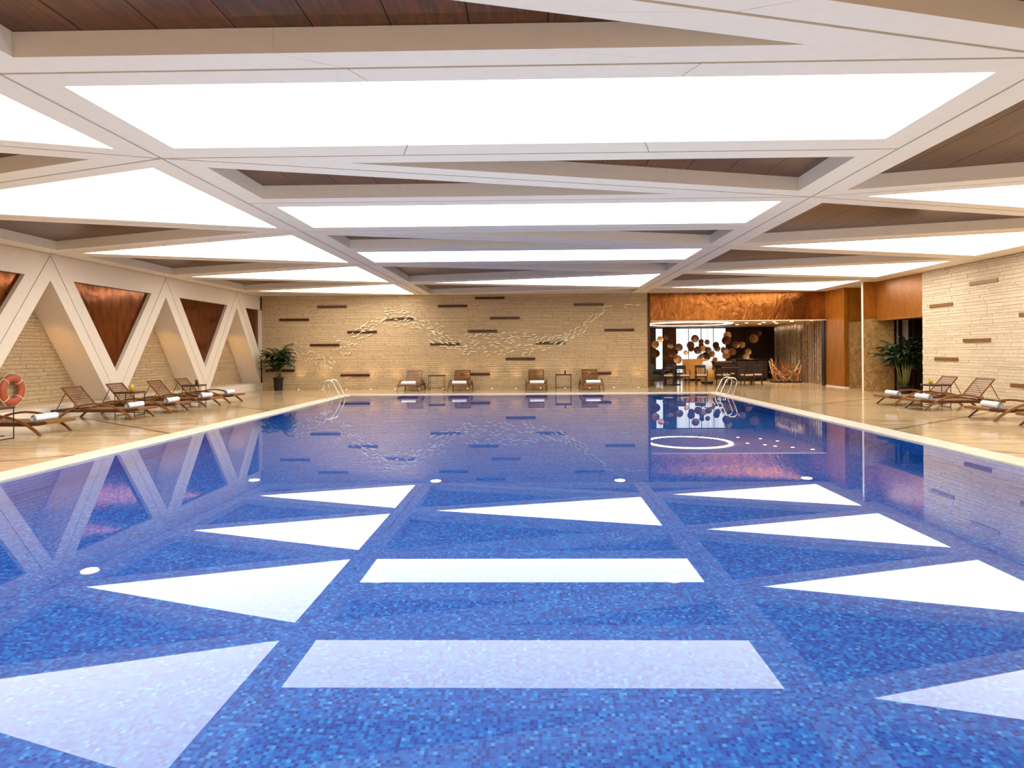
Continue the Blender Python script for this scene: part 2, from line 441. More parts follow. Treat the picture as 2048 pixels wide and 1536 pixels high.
# right bay
for k in range(-4, 4):
    tip = W(k); a, e = J(k), min(J(k + 1), YF)
    if k > -4: light_cell([(XR, a), (XR, e), (SR, tip)], [.8, .25, .25], f'triangular light panel on the right wall side, {ORD[k]}')
    if k > -4: dark_cell([(SR, W(k - 1)), (XR, a), (SR, tip)] if k > -3 else [(SR, YB), (XR, YB), (SR, tip)], [w2, w2, w1], k >= 0)
dark_cell([(SR, W(3)), (XR, YF), (SR, YF)], [w2, .2, .3], True)
# soffit over the right recess
MB().box(XR + .01, 14.2, 19.9, YF, H, H + .1).obj('recess_soffit', M_white, ceil)

# ------------------------------------------------------------------ stone walls
BRICK = None
def stone_mesh(mat):
    b = 0.06
    m = MB().add([], []); vs = []
    m = MB()
    # unit block in [0,1]^3, front face towards -y, chamfered front
    vs = [(0, 1, 0), (1, 1, 0), (1, 1, 1), (0, 1, 1), (0, .2, 0), (1, .2, 0), (1, .2, 1), (0, .2, 1),
          (.006, .1, .04), (.994, .1, .03), (.992, 0, .96), (.008, .04, .97)]
    fs = [(0, 1, 5, 4), (1, 2, 6, 5), (2, 3, 7, 6), (3, 0, 4, 7), (4, 5, 9, 8), (5, 6, 10, 9), (6, 7, 11, 10), (7, 4, 8, 11), (8, 9, 10, 11), (3, 2, 1, 0)]
    return vs, fs
SV, SF = stone_mesh(None)
SM = {}
for nm, mt in (('ledge_stone', M_stone), ('ledge_stone_pale', M_stone2)):
    mb_ = MB(); mb_.add(SV, SF); SM[nm] = mb_.mesh('ledge_stone', mt)
def courses(u0, u1, z0, z1, lo=.06, hi=.13, l0=.3, l1=.95):
    z_ = z0
    while z_ < z1 - .001:
        h_ = min(R.uniform(lo, hi), z1 - z_)
        if z1 - z_ - h_ < .04: h_ = z1 - z_
        u_ = u0 - R.uniform(0, .3)
        while u_ < u1:
            l_ = R.uniform(l0, l1); a = max(u_, u0); c = min(u_ + l_, u1)
            if u1 - c < .12: c = u1
            if c - a > .05: yield a, c, z_, z_ + h_
            u_ = c if c == u1 else u_ + l_
        z_ += h_
def lay(parent, mesh_key, stones, place, single=None, mat=None):
    """stones: list of (a,c,z0,z1); place(u,d,z) -> world; single(a,c,z0,z1) says whether it is a part of its own"""
    st = MB(); cnt = 0
    for (a, c, z0, z1) in stones:
        d = R.uniform(.0, .014); gp = .0018
        loc, rz = place(a + gp, c - gp, d)
        s = (c - a - 2 * gp, .06 + d, z1 - z0 - 2 * gp)
        if single and single(a, c, z0, z1) and cnt < 300:
            put('stone_block', SM[mesh_key], parent, (loc[0], loc[1], z0 + gp), (0, 0, rz), s); cnt += 1
        else:
            M_ = Matrix.Translation((loc[0], loc[1], z0 + gp)) @ Matrix.Rotation(rz, 4, 'Z') @ Matrix.Diagonal((*s, 1))
            st.add([M_ @ Vector(v) for v in SV], SF)
    if st.v: st.obj('stone_courses', mat, parent, kind='stuff')

# far wall (faces -Y)
wf = root('wall_far', 'beige ledge stone wall behind the far loungers')
MB().box(XL, 4.70, YF + .02, YF + .3, 0, H + .3).obj('wall_core', M_stone, wf)
far = list(courses(XL, 4.79, DECK, H - .01, .05, .10, .4, 1.3))
lay(wf, 'ledge_stone', far, lambda a, c, d: ((a, YF - d - .03, 0), 0), None, M_stone)
MB().box(4.70, 4.80, YF - .06, YF + .3, DECK, H).obj('corner_trim', M_bronze, wf)
STR = [(-9.7, 2.86), (-8.14, 3.38), (-6.91, 2.34), (-5.38, 2.86), (-8.45, 1.82), (-3.21, 3.37), (-3.53, 1.82), (-10.29, .79), (-7.21, .58), (-1.69, 3.68), (-1.08, 2.86), (-1.99, 2.34), (.77, 1.83), (2.32, 3.38), (3.55, 2.34), (-.46, 1.2), (-2.3, .59), (2.62, .59)]
M_bronze_lit = plain('bronze_inlay_lit', '8a6234', .35, .3)  # paler copy of the bronze: right wall's strong light put into the colour
smp = MB().cbox(-.6, .6, -.02, .06, -.05, .05, .006).mesh('bronze_strip', M_bronze_lit)
sm = MB().cbox(-.6, .6, -.02, .06, -.05, .05, .006).mesh('bronze_strip', M_bronze)
for x, z in STR: put('bronze_strip', sm, wf, (x, YF - .06, z))
# right wall (faces -X)
wr = root('wall_right', 'pale ledge stone wall behind the right-hand loungers')
YS = 20.14
MB().box(XR + .02, XR + .3, YB, YS, 0, H + .3).obj('wall_core', M_stone2, wr)
rs = list(courses(15.3, YS, DECK, H - .01, .05, .11, .3, .9)) 
R.shuffle(rs); rs.sort(key=lambda q: -(q[1] - q[0]) * (q[3] - q[2]) / (q[0] + q[1]))
rs += list(courses(YB, 15.3, DECK, H - .01, .08, .14, .5, 1.4))
lay(wr, 'ledge_stone_pale', rs, lambda a, c, d: ((XR - d - .03, c, 0), -PI / 2), lambda *a: True, M_stone2)
for y0, z0, y1, z1 in ((17.93, 3.23, 16.89, 3.26), (19.72, 2.76, 18.69, 2.76), (18.23, 1.71, 17.17, 1.71), (19.5, 1.19, 18.47, 1.19), (16.46, .57, 15.4, .57), (16.15, 2.31, 15.1, 2.31), (14.3, 1.7, 13.2, 1.7), (12.5, 2.8, 11.4, 2.8)):
    put('bronze_strip', smp, wr, (XR - .045, (y0 + y1) / 2, (z0 + z1) / 2), (0, 0, -PI / 2), (.88, 1, 1))
# back wall behind the camera
wb = root('wall_back', 'plain beige wall at the near end of the hall')
MB().box(XL - .8, XR + .3, YB - .3, YB, 0, H + .3).obj('wall_core', M_stone, wb)

# ------------------------------------------------------------------ zigzag left wall
wl = root('wall_left', 'cream zigzag wall with stone niches and copper triangles')
XN = XL - .78                      # niche back
MB().box(XN - .3, XN, YB, YF + .3, 0, H + .3).obj('wall_core', M_stone, wl)
ZA, ZI, ZB, ZC = 3.8, 3.22, .30, 3.27
HS = 2.36
sl_ = (ZA - .42) / HS              # slope of the seam
inn = (ZI - ZB) / 2.10             # slope of the niche edge
cop_lo = 1.04
niche_st = []
for k in range(-3, 4):
    wy_ = W(k); jn = J(k); jf = J(k + 1)
    for s in (-1, 1):
        jj = jn if s < 0 else jf
        edge_y = wy_ + s * HS
        if edge_y > YF: edge_y = YF
        gq = .012
        # board between niche edge and seam
        p = [(wy_, ZA - gq * 2), (wy_, ZI), (wy_ + s * 2.10, ZB), (wy_ + s * (HS - gq), ZB), (wy_ + s * (HS - gq), .42 - gq)]
        if edge_y == YF: p = clip(p, -1, 0, -YF)
        MB().prism(p, XN - .01, XL, 'x').obj('niche_board', M_cream, wl)
        # board between seam and copper triangle (half of the top band as well)
        cy0 = wy_ + s * .75
        p = [(wy_, ZA + gq), (wy_ + s * (HS - gq), .42 + gq), (wy_ + s * HS, .42 + gq), (wy_ + s * HS, cop_lo), (cy0, ZC), (cy0 - s * .3, ZC + .3)]
        q1 = [(wy_, ZA + gq), (wy_ + s * (HS - gq), .42 + gq), (wy_ + s * HS, .42 + gq), (wy_ + s * HS, cop_lo), (cy0, ZC)]
        q2 = [(wy_, ZA + gq), (cy0, ZC), (wy_ + s * HS, ZC), (wy_ + s * HS, H), (wy_, H)]
        if edge_y == YF: q1 = clip(q1, -1, 0, -YF); q2 = clip(q2, -1, 0, -YF)
        MB().prism(q1, XN - .01, XL, 'x').obj('frame_board', M_cream, wl)
        MB().prism(q2, XN - .01, XL, 'x').obj('header_board', M_cream, wl)
    # plinth under the niche
    e = min(wy_ + HS, YF)
    MB().box(XN - .01, XL + .015, wy_ - HS + .003, e - .003, DECK, ZB).obj('plinth', M_cream, wl)
    # copper triangle centred on the far J
    c0, c1 = wy_ + .70, min(wy_ + 2 * HS - .70, YF - .15)
    tri = [(wy_ + HS, cop_lo - .06), (c1 + .0, ZC + .02), (c0, ZC + .02)]
    if wy_ + 2 * HS - .7 > YF: tri = clip([(wy_ + HS, cop_lo - .06), (wy_ + 2 * HS - .7, ZC + .02), (c0, ZC + .02)], -1, 0, -(YF - .15))
    MB().prism(tri, XL - .2, XL - .1, 'x').obj('copper_panel', M_copper, wl)
MB().box(XN, XL, YF - .16, YF - .03, DECK, H).obj('corner_post', M_cream, wl)
def in_niche(a, c, z0, z1):
    for k in range(-3, 4):
        if abs((a + c) / 2 - W(k)) - (c - a) / 2 < (ZI + .05 - z0) / inn: return True
    return False
ls = [q for q in courses(YB, YF - .1, ZB, ZI, .06, .11, .35, .9) if in_niche(*q)]
ls.sort(key=lambda q: 0 if W(1) - 2.4 < (q[0] + q[1]) / 2 < W(2) + 2.4 else 1)
lay(wl, 'ledge_stone', ls, lambda a, c, d: ((XN + d + .03, a, 0), PI / 2), lambda a, c, z0, z1: W(1) - 2.4 < (a + c) / 2 < W(2) + 2.4, M_stone)
# small uplights set on the near reveal of every niche
lm = MB().cbox(-.05, .05, -.03, .03, -.05, .05, .008).mesh('niche_lamp_body', M_steel)
le = MB().cbox(-.035, .035, .031, .036, -.035, .035, .002).mesh('niche_lamp_lens', M_warm)
NL = {1: 'nearest visible niche', 2: 'second visible niche', 3: 'niche next to the far wall'}
for k in range(1, 4):
    y_ = W(k) - 2.1 * (ZI - 2.0) / (ZI - ZB)
    o = thing('niche_lamp', 'small warm spotlight on the side of the ' + NL[k], 'lamp', (XL - .45, y_ + .07, 2.0), 0, 'lamps in the wall niches')
    o.rotation_euler = (math.atan(1 / inn) * -1 + .2, 0, 0)
    put('lamp_body', lm, o); put('lamp_lens', le, o)
    ld = bpy.data.lights.new('niche_glow', 'SPOT'); ld.energy = 40; ld.color = (1, .55, .1); ld.shadow_soft_size = .04
    ld.spot_size = .75; ld.spot_blend = 1.0
    put('niche_glow', ld, o, (0, .09, 0), (PI / 2 - o.rotation_euler.x - .12, 0, 0))

# ------------------------------------------------------------------ right recess, pillars, copper fascias
tr = put('trim_2', None, None, kind='structure', label='copper fascia above the doorway beside the pale stone wall')
MB().box(XR, XR + .25, YS + .01, 22.86, 2.47, H).obj('copper_fascia', M_copper2, tr)
tr3 = put('trim_3', None, None, kind='structure', label='rippled copper fascia over the restaurant opening')
for i in range(4):
    a = 4.81 + (11.9 - 4.81) * i / 4; c = 4.81 + (11.9 - 4.81) * (i + 1) / 4 - .006
    MB().box(a, c, YF, YF + .25, 2.70, H).obj('copper_sheet', M_copperf, tr3)
MB().box(4.81, 11.9, YF - .01, YF + .26, 2.67, 2.70).obj('fascia_edge', M_cream, tr3)
pa = put('copper_pillar', None, None, label='tall narrow copper pillar at the right end of the restaurant opening', category='pillar')
MB().box(11.86, 12.02, 24.9, YF + .25, DECK, H).obj('pillar_shaft', M_copper2, pa)
MB().box(11.80, 11.86, YF + .0, YF + .25, DECK, 2.67).obj('dark_jamb', M_black2, pa)
MB().box(11.85, 12.03, 24.89, YF + .25, DECK, DECK + .05).obj('pillar_base', M_cream, pa)
wr2 = root('wall_recess', 'marble and copper recess wall right of the copper pillar')
MB().box(12.02, 14.2, 24.95, 25.1, DECK, 2.55).obj('marble_panel', M_marble, wr2)
MB().box(12.02, 14.2, 24.93, 25.1, 2.556, H).obj('copper_panel', M_copper2, wr2)
wr3 = root('wall_recess_end', 'marble end wall of the doorway recess'); wr4 = root('wall_recess_return', 'marble return beside the pale stone wall')
MB().box(14.0, 14.2, YS, 36, 0, H + .1).obj('recess_end', M_marble, wr3)
MB().box(12.3, 14.2, YS - .3, YS, 0, H).obj('recess_return', M_marble, wr4)
sb = put('marble_screen', None, None, label='brown marble slab wall with copper top behind the right palm', category='screen wall')
MB().box(11.56, 12.62, 22.87, 22.97, DECK, 2.55).obj('marble_face', M_marble, sb)
MB().box(11.56, 14.0, 22.86, 22.97, 2.556, H).obj('copper_top', M_copper2, sb)
MB().box(11.545, 11.56, 22.86, 22.97, DECK, H).obj('edge_strip', M_cream, sb)
dr = put('door_1', None, None, kind='structure', label='dark framed glazed door beside the pale stone wall')
for (a, c, nm, m, y) in ((12.62, 12.70, 'frame_post', M_black2, 0), (12.70, 12.82, 'curtain', M_cream, .05), (12.82, 12.90, 'frame_post', M_black2, 0), (12.90, 13.16, 'curtain', M_cream, .05), (13.16, 13.22, 'frame_post', M_black2, 0), (13.22, 13.38, 'curtain', M_brown, .05), (13.38, 14.0, 'door_leaf', M_black2, .02)):
    if nm == 'curtain':
        n_ = 14; b = MB(); pts = []
        for i in range(n_ + 1): pts.append((a + (c - a) * i / n_, 22.93 + y + (.012 if i % 2 else -.012)))
        vs = [(p[0], p[1], z_) for z_ in (.06, 2.5) for p in pts]
        b.add(vs, [(i, i + 1, i + n_ + 2, i + n_ + 1) for i in range(n_)])
        b.obj(nm, m, dr)
    else: MB().box(a, c, 22.88 + y, 23.0 + y, DECK, 2.55).obj(nm, m, dr)
MB().box(12.62, 14.0, 23.06, 23.14, DECK, 2.55).obj('back_panel', M_darkwall, dr)

# ------------------------------------------------------------------ in-ground uplights before the far wall
um = MB().lathe([(.045, 0), (.045, .004), (.032, .006)], 14).mesh('uplight_rim', M_steel)
ue = MB().lathe([(.030, .005), (.028, .008)], 14).mesh('uplight_lens', M_warm)
UL = ['first floor uplight right of the black palm pot', 'second floor uplight right of the black palm pot', 'floor uplight left of the left chrome ladder', 'floor uplight behind the left chrome ladder',
      'floor uplight just left of the leftmost far lounger', 'floor uplight under the leftmost far lounger', 'floor uplight behind the left far side table', 'floor uplight under the second far lounger',
      'first floor uplight right of the second far lounger', 'second floor uplight right of the second far lounger', 'floor uplight under the third far lounger', 'floor uplight behind the right far side table',
      'floor uplight under the rightmost far lounger', 'first floor uplight right of the rightmost far lounger', 'last floor uplight beside the restaurant opening']
UX = [-9.45 + i * .98 for i in range(15)]
for i, x in enumerate(UX):
    o = thing('floor_uplight', UL[i], 'floor light', (x, YF - .3, DECK), 0, 'floor uplights at the far wall')
    put('rim', um, o); put('lens', ue, o)
    ld = bpy.data.lights.new('uplight_beam', 'SPOT'); ld.energy = 30; ld.color = (1, .68, .38); ld.spot_size = 1.15; ld.spot_blend = 1; ld.shadow_soft_size = .03
    put('uplight_beam', ld, o, (0, 0, .02), (PI - .1, 0, 0))

# ------------------------------------------------------------------ pool ladders
def ladder(ex, side, y, label):
    # ex = water edge, side = +1 when the deck lies towards -x
    o = thing('pool_ladder', label, 'ladder', (ex, y, DECK), 0 if side > 0 else PI, 'pool ladders')
    ctrl = [(-.20, 0), (-.36, .40), (-.375, .47), (-.35, .54), (-.29, .585), (-.20, .60), (-.12, .585), (-.05, .53), (.16, .10), (.18, .0), (.185, -.9)]
    for dy in (-.25, .25):
        rl = MB().tube([(p[0], dy, p[1]) for p in ctrl], .019, 10).obj('rail', M_steel, o, True)
        MB().lathe([(.045, 0), (.045, .012), (.03, .02), (.02, .03)], 14, (-.2, dy, .004)).obj('flange', M_steel, rl, True)
    for z_ in (-.2, -.45, -.7): MB().cbox(.15, .23, -.25, .25, z_, z_ + .025, .006).obj('tread', M_steel, o)
ladder(PX0, 1, 20.9, 'chrome pool ladder on the left edge by the far corner')
ladder(PX1, -1, 21.0, 'chrome pool ladder on the right edge before the restaurant')

# ------------------------------------------------------------------ sun loungers
def bowpts(n=14):
    pts = []
    x0, x1, hh = .14, 1.92, .37
    c = (x1 - x0) / 2; r = (c * c + hh * hh) / (2 * hh); a0 = math.asin(c / r)
    for i in range(n + 1):
        a = -a0 + 2 * a0 * i / n
        pts.append(((x0 + x1) / 2 + r * math.sin(a), hh - r + r * math.cos(a)))
    return pts
LM = {}
def strip_xz(pts, w, y0, y1):
    """ribbon of thickness w following (x,z) points, between y0 and y1"""
    b = MB(); n = len(pts); vs = []
    for i, p in enumerate(pts):
        a = pts[max(i - 1, 0)]; c = pts[min(i + 1, n - 1)]; dx, dz = c[0] - a[0], c[1] - a[1]; l = math.hypot(dx, dz)
        nx, nz = -dz / l * w / 2, dx / l * w / 2
        vs += [(p[0] + nx, y0, p[1] + nz), (p[0] + nx, y1, p[1] + nz), (p[0] - nx, y1, p[1] - nz), (p[0] - nx, y0, p[1] - nz)]
    fs = [(0, 1, 2, 3), ((n - 1) * 4 + 3, (n - 1) * 4 + 2, (n - 1) * 4 + 1, (n - 1) * 4)]
    for i in range(n - 1):
        for j in range(4): a = i * 4 + j; c = i * 4 + (j + 1) % 4; fs.append((a, a + 4, c + 4, c))
    return b.add(vs, fs)
LM['bow'] = strip_xz(bowpts(), .042, -.02, .02).mesh('bow_leg', M_teak)
rail = [(0, .205), (.5, .205), (1.3, .20), (1.6, .198), (1.85, .21), (2.0, .232)]
LM['rail'] = strip_xz(rail, .055, -.018, .018).mesh('side_rail', M_teakd)
LM['foot'] = MB().cbox(-.018, .018, -.375, .375, -.028, .028, .004).mesh('foot_board', M_teak)
LM['slat'] = MB().cbox(-.032, .032, -.34, .34, -.009, .009, .003).mesh('seat_slat', M_teak)
LM['bslat'] = MB().cbox(-.021, .021, -.29, .29, -.008, .008, .003).mesh('back_slat', M_teak)
LM['bframe'] = MB().cbox(0, .64, -.319, -.291, -.02, .02, .004).cbox(0, .64, .291, .319, -.02, .02, .004).cbox(.622, .645, -.319, .319, -.02, .02, .004).mesh('backrest_frame', M_teak)
LM['sframe'] = MB().box(.62, 1.98, -.335, -.315, .205, .226).box(.62, 1.98, .315, .335, .205, .226).mesh('seat_frame', M_teakd)
LM['prop'] = MB().tube([(0, 0, 0), (0, 0, 1)], .009, 6).mesh('prop', M_teakd)
def lounger(loc, rz, label, group):
    o = thing('sun_lounger', label, 'sun lounger', loc, rz, group)
    for s in (-1, 1):
        put('side_rail', LM['rail'], o, (0, s * .36, 0)); put('bow_leg', LM['bow'], o, (0, s * .40, 0))
    put('foot_board', LM['foot'], o, (2.0, 0, .232)); put('cross_bar', LM['foot'], o, (.03, 0, .205)); put('cross_bar', LM['foot'], o, (.62, 0, .205), None, (1, .95, .8))
    sf = put('seat_frame', LM['sframe'], o)
    for i in range(16):
        x = .68 + i * .083; z_ = .236 if x < 1.7 else .236 + (x - 1.7) * .09
        put('seat_slat', LM['slat'], sf, (x, 0, z_))
    bk = put('backrest_frame', LM['bframe'], o, (.62, 0, .245), (0, PI + math.radians(50), 0))
    for i in range(10): put('back_slat', LM['bslat'], bk, (.05 + i * .063, 0, 0))
    an = math.radians(50); tx, tz = .62 - math.cos(an) * .52, .245 + math.sin(an) * .52
    for s in (-1, 1):
        L = math.hypot(tx - .06, tz - .22)
        put('prop', LM['prop'], o, (.06, s * .27, .22), (0, math.atan2(tx - .06, tz - .22), 0), (1, 1, L))
    return o
# rolled towel
def towel_mesh():
    b = MB(); n = 70; turns = 3.1; pts = []
    for i in range(n + 1):
        a = 2 * PI * turns * i / n; r = .018 + .060 * i / n; r *= 1 + .03 * math.sin(3 * a)
        pts.append((r * math.cos(a - 1.2), r * math.sin(a - 1.2) * .92 + .07))
    ys = [-.27, -.262, -.1, .1, .262, .27]
    vs = []; 
    for j, y in enumerate(ys):
        k = .96 if j in (0, 5) else 1
        for p in pts: vs.append((p[0] * k, y + R.uniform(-.003, .003), (p[1] - .07) * k + .07))
    fs = []
    for j in range(len(ys) - 1):
        for i in range(n): a = j * (n + 1) + i; fs.append((a, a + 1, a + n + 2, a + n + 1))
    b.add(vs, fs)
    for y in (-.255, .255): b.lathe([(.058, -.001), (.058, .001)], 16); 
    me = b.mesh('rolled_towel', M_towel, True)
    return me
TW = towel_mesh()
def add_towel(lo, label, group, off=0.0, tw=0.0):
    m = Matrix.Translation(lo.location) @ Matrix.Rotation(lo.rotation_euler.z, 4, 'Z') @ Matrix.Translation((1.72, off, .249))
    o = put('rolled_towel', TW, None, m.translation, (0, 0, lo.rotation_euler.z + tw), label=label, category='towel', group=group)
LN = [(9.82, 'cut off by the left picture edge', 'at the left picture edge'), (11.72, 'just below the life ring', 'below the life ring'), (14.5, 'left of the table with the yellow drink', 'left of the table with the yellow drink'),
      (16.05, 'behind the table with the yellow drink', 'behind the table with the yellow drink'), (17.78, 'in front of the table with the brown drink', 'in front of the table with the brown drink'), (19.2, 'last before the far wall', 'last before the far wall')]
for i, (y, la, lt) in enumerate(LN):
    o = lounger((-10.9, y + .39, DECK), 0, f'teak lounger by the zigzag wall, {la}', 'loungers along the zigzag wall')
    add_towel(o, f'rolled white towel, zigzag wall lounger {lt}', 'rolled towels', -.03, R.uniform(-.05, .05))
RN = [(16.96, 'furthest, next to the palm'), (15.62, 'second from the palm, backrest in full view'), (13.28, 'third from the palm, backrest out of frame'), (11.8, 'nearest, only its foot end in frame')]
for y, la in RN:
    o = lounger((11.22, y + .38, DECK), PI, f'teak lounger by the pale stone wall, {la}', 'loungers along the pale stone wall')
    add_towel(o, f'rolled white towel on the pale stone wall lounger {la.split(",")[0]}', 'rolled towels', .03, R.uniform(-.06, .06))
FN = [(-4.71, 'leftmost of the four'), (-2.78, 'second from the left'), (.17, 'third from the left'), (2.3, 'rightmost of the four')]
for x, la in FN:
    o = lounger((x, 26.36, DECK), -PI / 2, f'teak lounger before the far stone wall, {la}', 'loungers before the far wall')
    add_towel(o, f'rolled white towel on the lounger at the far stone wall, {la}', 'rolled towels', .02)

# ------------------------------------------------------------------ side tables and drinks
def table(loc, label, sx=.5, sy=.46, hh=.58):
    o = thing('side_table', label, 'side table', loc, 0, 'side tables between loungers')
    MB().cbox(-sx / 2, sx / 2, -sy / 2, sy / 2, hh - .045, hh, .006).obj('table_top', M_teakd, o)
    for s in (-1, 1):
        for u in (-1, 1): MB().tube([(s * (sx / 2 - .015), u * (sy / 2 - .02), 0), (s * (sx / 2 - .015), u * (sy / 2 - .02), hh - .045)], .009, 6).obj('leg', M_darkmetal, o)
        MB().box(s * (sx / 2 - .015) - .008, s * (sx / 2 - .015) + .008, -sy / 2 + .02, sy / 2 - .02, .004, .02).obj('foot_bar', M_darkmetal, o)
    MB().box(-sx / 2 + .015, sx / 2 - .015, -.008, .008, .06, .076).obj('stretcher', M_darkmetal, o)
    return o
table((-9.45, 11.17, DECK), 'dark side table at the left picture edge below the life ring')
table((-9.8, 15.66, DECK), 'dark side table holding the yellow drink')
table((-9.9, 18.88, DECK), 'dark side table holding the brown drink')
table((10.2, 16.62, DECK), 'wooden side table near the right palm', .55, .40)
table((-3.74, 25.5, DECK), 'thin framed side table between the two left far-wall loungers', .62)
table((1.23, 25.5, DECK), 'thin framed side table between the two right far-wall loungers', .62)
def glass(loc, mat, label, hh=.15, r=.035):
    o = thing('drinking_glass', label, 'drinking glass', loc)
    MB().lathe([(r * .8, 0), (r, hh), (r * .93, hh), (r * .75, .008)], 14).obj('tumbler', mat, o, True)
    MB().lathe([(r * .72, .009), (r * .9, hh * .86)], 14).obj('drink', mat, o, True)
glass((-9.72, 15.6, DECK + .58), M_amber, 'glass of yellow drink on the left side table', .17, .045)
glass((-9.82, 18.86, DECK + .58), M_cola, 'glass of brown drink on the far left side table', .14, .045)
glass((10.1, 16.66, DECK + .58), M_amber, 'glass of yellow drink on the table near the right palm', .12, .05)
glass((1.3, 25.5, DECK + .58), M_cola, 'small brown glass on the right table before the far wall', .14, .035)

# ------------------------------------------------------------------ palms
def frond_mesh(L, droop, seed):
    rr = random.Random(seed); b = MB(); n = 12; pts = []
    x = z = 0; ang = 1.15
    for i in range(n + 1):
        pts.append((x, 0, z)); x += L / n * math.cos(ang); z += L / n * math.sin(ang); ang -= droop / n
    b.tube(pts, [.008 * (1 - .8 * i / n) for i in range(n + 1)], 5)
    for i in range(2, 30):
        t_ = i / 30 * n; k = int(t_); f = t_ - k; p0 = Vector(pts[k]).lerp(Vector(pts[min(k + 1, n)]), f)
        d = (Vector(pts[min(k + 1, n)]) - Vector(pts[k])).normalized()
        ll = (.13 + .17 * math.sin(PI * min(1, i / 30 + .12))) * L * 1.05
        for s in (-1, 1):
            side = Vector((0, s, 0)); dirv = (d * .62 + side * .75 + Vector((0, 0, .18))).normalized()
            wv = dirv.cross(Vector((0, 0, 1))).normalized() * .018
            q1 = p0 + dirv * ll * .5 + Vector((0, 0, -.006)); q2 = p0 + dirv * ll + Vector((0, 0, -.07 * L - rr.uniform(0, .05)))
            b.add([p0 - wv * .3, p0 + wv * .3, q1 + wv, q1 - wv, q2], [(0, 1, 2, 3), (3, 2, 4)])
    return b.mesh('frond', M_leaf)
FR = [frond_mesh(.95, 1.5, 1), frond_mesh(.85, 1.9, 2), frond_mesh(1.05, 1.2, 3)]
def palm(loc, label, ncane, spread, zc, pot_r, pot_h, sc, seed, ymax, nf):
    rr = random.Random(seed); o = thing('potted_palm', label, 'potted plant', loc, 0, 'potted palms')
    MB().lathe([(pot_r * .78, 0), (pot_r * .8, .02), (pot_r * .97, pot_h - .04), (pot_r * 1.06, pot_h - .035), (pot_r * 1.06, pot_h), (pot_r * .92, pot_h), (pot_r * .9, pot_h - .05)], 24).obj('pot', M_pot, o, True)
    MB().lathe([(pot_r * .9, pot_h - .06), (pot_r * .9, pot_h - .045), (.001, pot_h - .03)], 16).obj('soil', M_soil, o)
    for i in range(ncane):
        a = 2 * PI * i / ncane + rr.uniform(-.3, .3); r0 = pot_r * .5 * rr.uniform(.4, 1); r1 = spread * rr.uniform(.5, 1.1)
        top = zc * rr.uniform(.85, 1.1)
        p = [(r0 * math.cos(a), r0 * math.sin(a), pot_h - .05), ((r0 + r1) / 2 * math.cos(a), (r0 + r1) / 2 * math.sin(a), (pot_h + top) / 2), (r1 * math.cos(a), r1 * math.sin(a), top)]
        cane = MB().tube(p, [.022, .018, .012], 7).obj('cane', M_cane, o, True)
        for j in range(nf):
            a2 = a + rr.uniform(-1.3, 1.3) + (PI if rr.random() < .25 else 0)
            if loc[1] + r1 * math.sin(a) + .62 * sc * math.sin(a2) > ymax: a2 = -a2
            s = sc * rr.uniform(.75, 1.1)
            put('frond', rr.choice(FR), cane, (r1 * math.cos(a), r1 * math.sin(a), top - .05 + rr.uniform(-.34, .16)), (rr.uniform(-.2, .2), rr.uniform(-.25, .35), a2), (s, s, s))
palm((-10.1, 25.7, DECK), 'potted palm in a tall black pot by the zigzag wall corner', 8, .14, 1.2, .2, .52, .72, 5, 26.3, 12)
palm((12.35, 21.75, DECK), 'bushy potted palm with bare canes beside the glazed door', 9, .3, 1.25, .25, .27, .80, 9, 22.8, 11)

# ------------------------------------------------------------------ life ring
o = thing('life_ring', 'orange life ring with pale rope on the stone niche wall', 'life ring', (XN + .1, 14.38, .72))
b = MB(); nr, nt = 36, 14; RR, rt = .265, .085; vs = []; fs = []
for i in range(nr):
    a = 2 * PI * i / nr
    for j in range(nt):
        c_ = 2 * PI * j / nt; r_ = RR + rt * math.cos(c_)
        vs.append((.05 + .065 * math.sin(c_), r_ * math.cos(a), r_ * math.sin(a)))
for i in range(nr):
    for j in range(nt):
        a = i * nt + j; c_ = i * nt + (j + 1) % nt; d_ = ((i + 1) % nr) * nt
        fs.append((a, d_ + j, d_ + (j + 1) % nt, c_))
rb = b.add(vs, fs).obj('ring_body', M_ring, o, True)
for i in range(4):
    a = PI / 4 + i * PI / 2
    pts = [(.05 + .07 * math.sin(c_), (RR + .09 * math.cos(c_)) * math.cos(a), (RR + .09 * math.cos(c_)) * math.sin(a)) for c_ in [2 * PI * q / 12 for q in range(13)]]
    MB().tube(pts, .013, 6).obj('band', M_rope, rb, True)
    pts = []
    for q in range(9):
        aa = a + PI / 2 * q / 8; rr_ = RR + .098 + .03 * math.sin(PI * q / 8)
        pts.append((.06, rr_ * math.cos(aa), rr_ * math.sin(aa)))
    MB().tube(pts, .008, 6).obj('grab_rope', M_rope, rb, True)
MB().tube([(.0, 0, .36), (.0, 0, .34), (.06, 0, .25)], .01, 6).obj('hook', M_steel, o)

